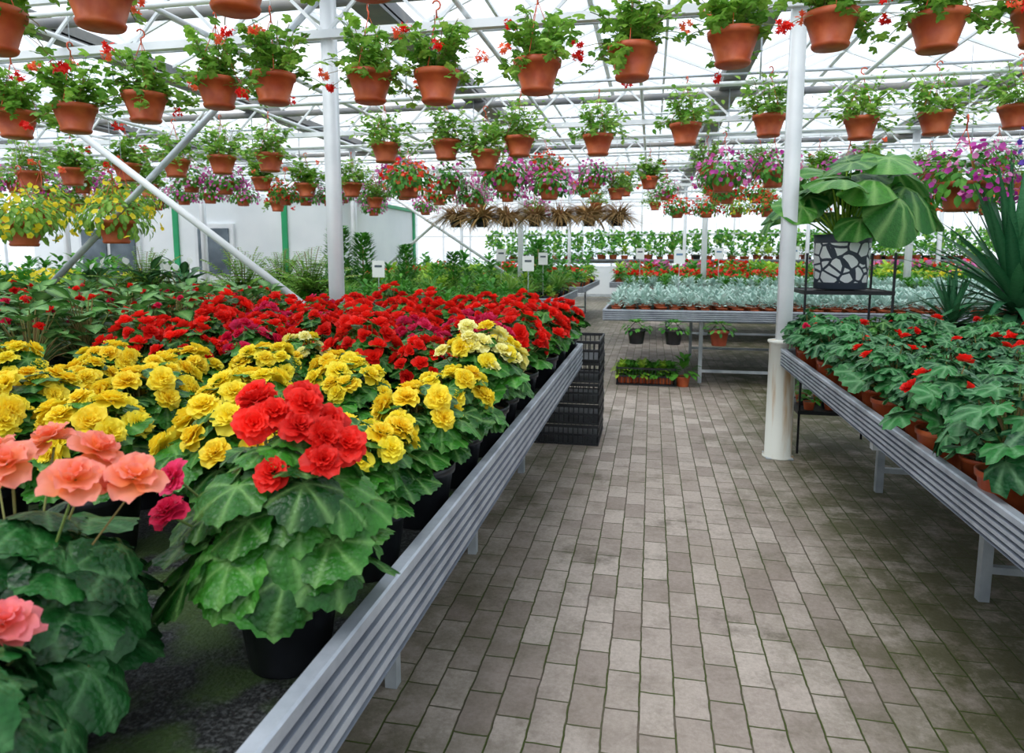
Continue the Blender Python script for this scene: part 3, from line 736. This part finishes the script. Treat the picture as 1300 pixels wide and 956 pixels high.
def shrub(name, H=.9, R=.28, n=700):
    mb = MB(); pot(mb, .13, .2, 'pot_black')
    mb.add(tube([(0, 0, .15), (0, 0, H)], .012, 6), 'stem')
    for i in range(n):
        z = rng.rand(); az = rng.uniform(0, TAU); r = R*math.sqrt(rng.rand())*(1-.6*z)+.02
        mb.add(small, 'leaf_mid', frame((math.cos(az)*.6, math.sin(az)*.6, .7), (0, 0, 1)), (r*math.cos(az), r*math.sin(az), .2+z*H), rng.uniform(.06, .1))
    return mb.mesh(name)
ms = shrub('shrub')
for x, y, s_ in ((-4.75, 9.9, 1.0), (-4.35, 9.9, .9), (-3.8, 10.3, .75), (-3.0, 10.2, .65), (-2.3, 14, .9), (-1.8, 11.5, .6)): obj('potted_conifer', ms, (x, y, .74), rng.rand()*6, s_)

# ---------------- tropical plant in mosaic pot on stand
mb = MB(); pr = [(.001, 0), (.165, 0), (.175, .01), (.188, .34), (.19, .385), (.178, .385), (.17, .33)]
mb.add(lathe(pr, 40), 'pot_mosaic'); mb.add(lathe([(.172, .34), (.001, .345)], 20), 'soil')
for i in range(30):
    az = i*2.39996+.4; f = i/30; al = math.radians(4+80*f); L = rng.uniform(.28, .52)
    P = np.array([0, 0, .36])+rdir(al, az)*L*[1.15, 1.15, 1.15]+np.array([0, 0, .05])
    mb.add(tube(curve_pts((.03*math.cos(az), .03*math.sin(az), .33), P, (0, 0, .1), 6), [.008, .007, .006, .006, .005, .004], 6, False), 'leaf_lime')
    d = rdir(min(al+rng.uniform(.5, 1.4), 2.4), az)+rng.uniform(-.35, .35, 3); nn = rdir(max(0, al-.2), az)+rng.uniform(-.4, .4, 3)
    mb.add(HEART[rng.randint(3)], 'leaf_tropic', frame(d, nn), P, rng.uniform(.17, .28)*np.array([1, 1, 1]))
obj('tropical_potted_plant', mb.mesh('tropical'), (1.33, 5.3, 1.165))
mb = MB(); sx0, sx1, sy0, sy1 = 1.05, 1.61, 5.06, 5.56
for x in (sx0, sx1):
    for y in (sy0, sy1): mb.add(box(x-.007, x+.007, y-.007, y+.007, 0, 1.42), 'black_metal')
for z in (.3, 1.15):
    mb.add(box(sx0, sx1, sy0, sy1, z-.006, z+.006), 'black_metal')
    for y in (sy0, sy1): mb.add(box(sx0-.01, sx1+.01, y-.01, y+.01, z-.015, z+.012), 'black_metal')
    for x in (sx0, sx1): mb.add(box(x-.01, x+.01, sy0, sy1, z-.015, z+.012), 'black_metal')
obj('plant_stand', mb.mesh('stand', False))
mass('small_succulent_pots', ['tallgreen', 'mid'], (1.13, 1.58), (5.15, 5.5), .306, .13, .8)
def yucca(name, n=70, L=.75, trunk=.5):
    mb = MB(); pot(mb, .17, .3, 'pot_black'); mb.add(tube([(0, 0, .25), (.01, 0, .3+trunk)], [.035, .03], 10), 'soil')
    for i in range(n):
        az = i*2.4; f = i/n; al = math.radians(8+85*f)
        mb.add(blade[int(f*2.99)], 'leaf_yucca', frame(rdir(al, az), (0, 0, 1) if al > .3 else rdir(1.57, az)), (0, 0, .3+trunk-.12*f), L*rng.uniform(.75, 1.05))
    return mb.mesh(name)
my = yucca('yucca', 110)
obj('yucca_plant', my, (2.55, 5.5, 0), 0, (1.15, 1.15, 1.4)); obj('agave_plant', yucca('agave', 50, .45, .05), (2.15, 5.5, .6), 1)
mb = MB(); mb.add(box(-.25, .25, -.25, .25, .55, .6), 'black_metal')
for x in (-.23, .23):
    for y in (-.23, .23): mb.add(box(x-.02, x+.02, y-.02, y+.02, 0, .55), 'black_metal')
obj('plant_table', mb.mesh('plant_table', False), (2.15, 5.5, 0))

# ---------------- crates
def crate(mb, x0, x1, y0, y1, z0, h, m_='crate_black'):
    t = .008
    mb.add(box(x0, x1, y0, y1, z0, z0+.008), m_)
    for zz in (z0, z0+h*.5-.008, z0+h-.025):
        w = .016 if zz != z0+h-.025 else .022
        mb.add(box(x0, x1, y0-.004, y0+t, zz, zz+w), m_); mb.add(box(x0, x1, y1-t, y1+.004, zz, zz+w), m_)
        mb.add(box(x0-.004, x0+t, y0, y1, zz, zz+w), m_); mb.add(box(x1-t, x1+.004, y0, y1, zz, zz+w), m_)
    n = int((x1-x0)/.035)
    for i in range(n+1):
        x = x0+(x1-x0-.008)*i/n; mb.add(box(x, x+.008, y0, y0+.005, z0, z0+h-.01), m_); mb.add(box(x, x+.008, y1-.005, y1, z0, z0+h-.01), m_)
    n = int((y1-y0)/.035)
    for i in range(n+1):
        y = y0+(y1-y0-.008)*i/n; mb.add(box(x0, x0+.005, y, y+.008, z0, z0+h-.01), m_); mb.add(box(x1-.005, x1, y, y+.008, z0, z0+h-.01), m_)
mb = MB()
for i in range(5): crate(mb, -.84+.004*(i % 2), -.36+.004*(i % 2), 4.96, 5.5, .158*i, .155)
obj('plastic_crate_stack', mb.mesh('crates', False))
mb = MB(); crate(mb, -.33, .3, 0, .38, 0, .2)
for i in range(8):
    for j in range(4): mb.merge(TU['mid' if i % 3 else 'lime'][j % 2], (-.27+i*.072, .06+j*.085, .02), i, .9)
obj('seedling_crate', mb.mesh('seedcrate', False), (-.02, 7.45, 0))
mb = MB(); mb.merge(TU['mid'][0], (0, 0, 0), 0, 1.4); obj('potted_herb', mb.mesh('herb'), (.36, 7.5, 0))
def rail_pot(name, x, pm, lm):
    mb = MB(); pot(mb, .095, .15, pm)
    for i in range(60):
        az = i*2.4; al = rng.uniform(.1, 1.7); P = np.array([0, 0, .15])+rdir(al, az)*[.14, .14, .08]
        mb.add(small, lm, frame(rdir(al+.6, az), (0, 0, 1)), P, .06)
    for s_ in (-1, 1): mb.add(tube([(s_*.095, 0, .14), (0, .06, .245)], .003, 4, False), 'black_metal')
    obj(name, mb.mesh(name), (x, 7.3, .48))
rail_pot('hanging_pot', -.14, 'pot_black', 'leaf_mid'); rail_pot('hanging_pot', .24, 'pot_black', 'leaf_mid'); rail_pot('hanging_pot', .7, 'pot_rust', 'leaf_mid')
def sign(x, y, zb, h=.45, w=.16, hh=.12, blue=False):
    mb = MB(); mb.add(tube([(0, 0, 0), (0, 0, h)], .005, 5), 'steel_galv')
    mb.add(box(-w/2, w/2, -.006, .0, h-.02, h+hh), 'sign_white')
    mb.add(box(-w*.3, w*.3, -.008, -.006, h+hh*.55, h+hh*.7), 'sign_blue' if blue else 'dark_glass')
    obj('price_sign', mb.mesh('sign', False), (x, y, zb))
for a in ((-2.9, 7.0, .74, .45), (-2.2, 10, .74, .6), (-1.6, 10.2, .74, .55), (-1.45, 8.1, .74, .5), (.35, 9.2, .77, .55), (1.1, 12, .77, .6), (1.9, 10, .77, .6), (-4.0, 7.8, .74, .45), (-.2, 12, .77, .6)):
    sign(*a, w=.14, hh=.16, blue=a[0] > 0)

# ---------------- light
w = bpy.data.worlds.new('World'); scene.world = w; w.use_nodes = True; nt = w.node_tree; nt.nodes.clear()
o = nt.nodes.new('ShaderNodeOutputWorld'); bg = nt.nodes.new('ShaderNodeBackground'); bg.inputs[1].default_value = 1.55
c = mixc(nt, ramp(nt, noise(nt, 3, 4, 'Generated'), .35, .65), (.76, .86, 1, 1), (.97, .985, 1, 1))
nt.links.new(c, bg.inputs[0]); nt.links.new(bg.outputs[0], o.inputs[0])
s = bpy.data.lights.new('sun', 'SUN'); s.energy = 2.6; s.angle = math.radians(35); so = bpy.data.objects.new('sun', s)
s.color = (1, .97, .93)
so.rotation_euler = (math.radians(28), math.radians(-14), 0); so.location = (0, 0, 10); scene.collection.objects.link(so)
try:
    scene.view_settings.view_transform = 'Standard'; scene.view_settings.look = 'None'
except Exception as ex: print(ex)
# ---------------- camera
cd = bpy.data.cameras.new('camera'); cd.sensor_width = 36; cd.sensor_fit = 'HORIZONTAL'; cd.lens = 24.01; cd.shift_y = -45/1300
cd.clip_start = .05; cd.dof.use_dof = True; cd.dof.focus_distance = 2.4; cd.dof.aperture_fstop = 6.3
co = bpy.data.objects.new('camera', cd); co.location = (0, 0, 1.4); co.rotation_euler = (math.radians(90-7.1), 0, math.radians(11.5))
scene.collection.objects.link(co); scene.camera = co
print('objects', len(bpy.data.objects))
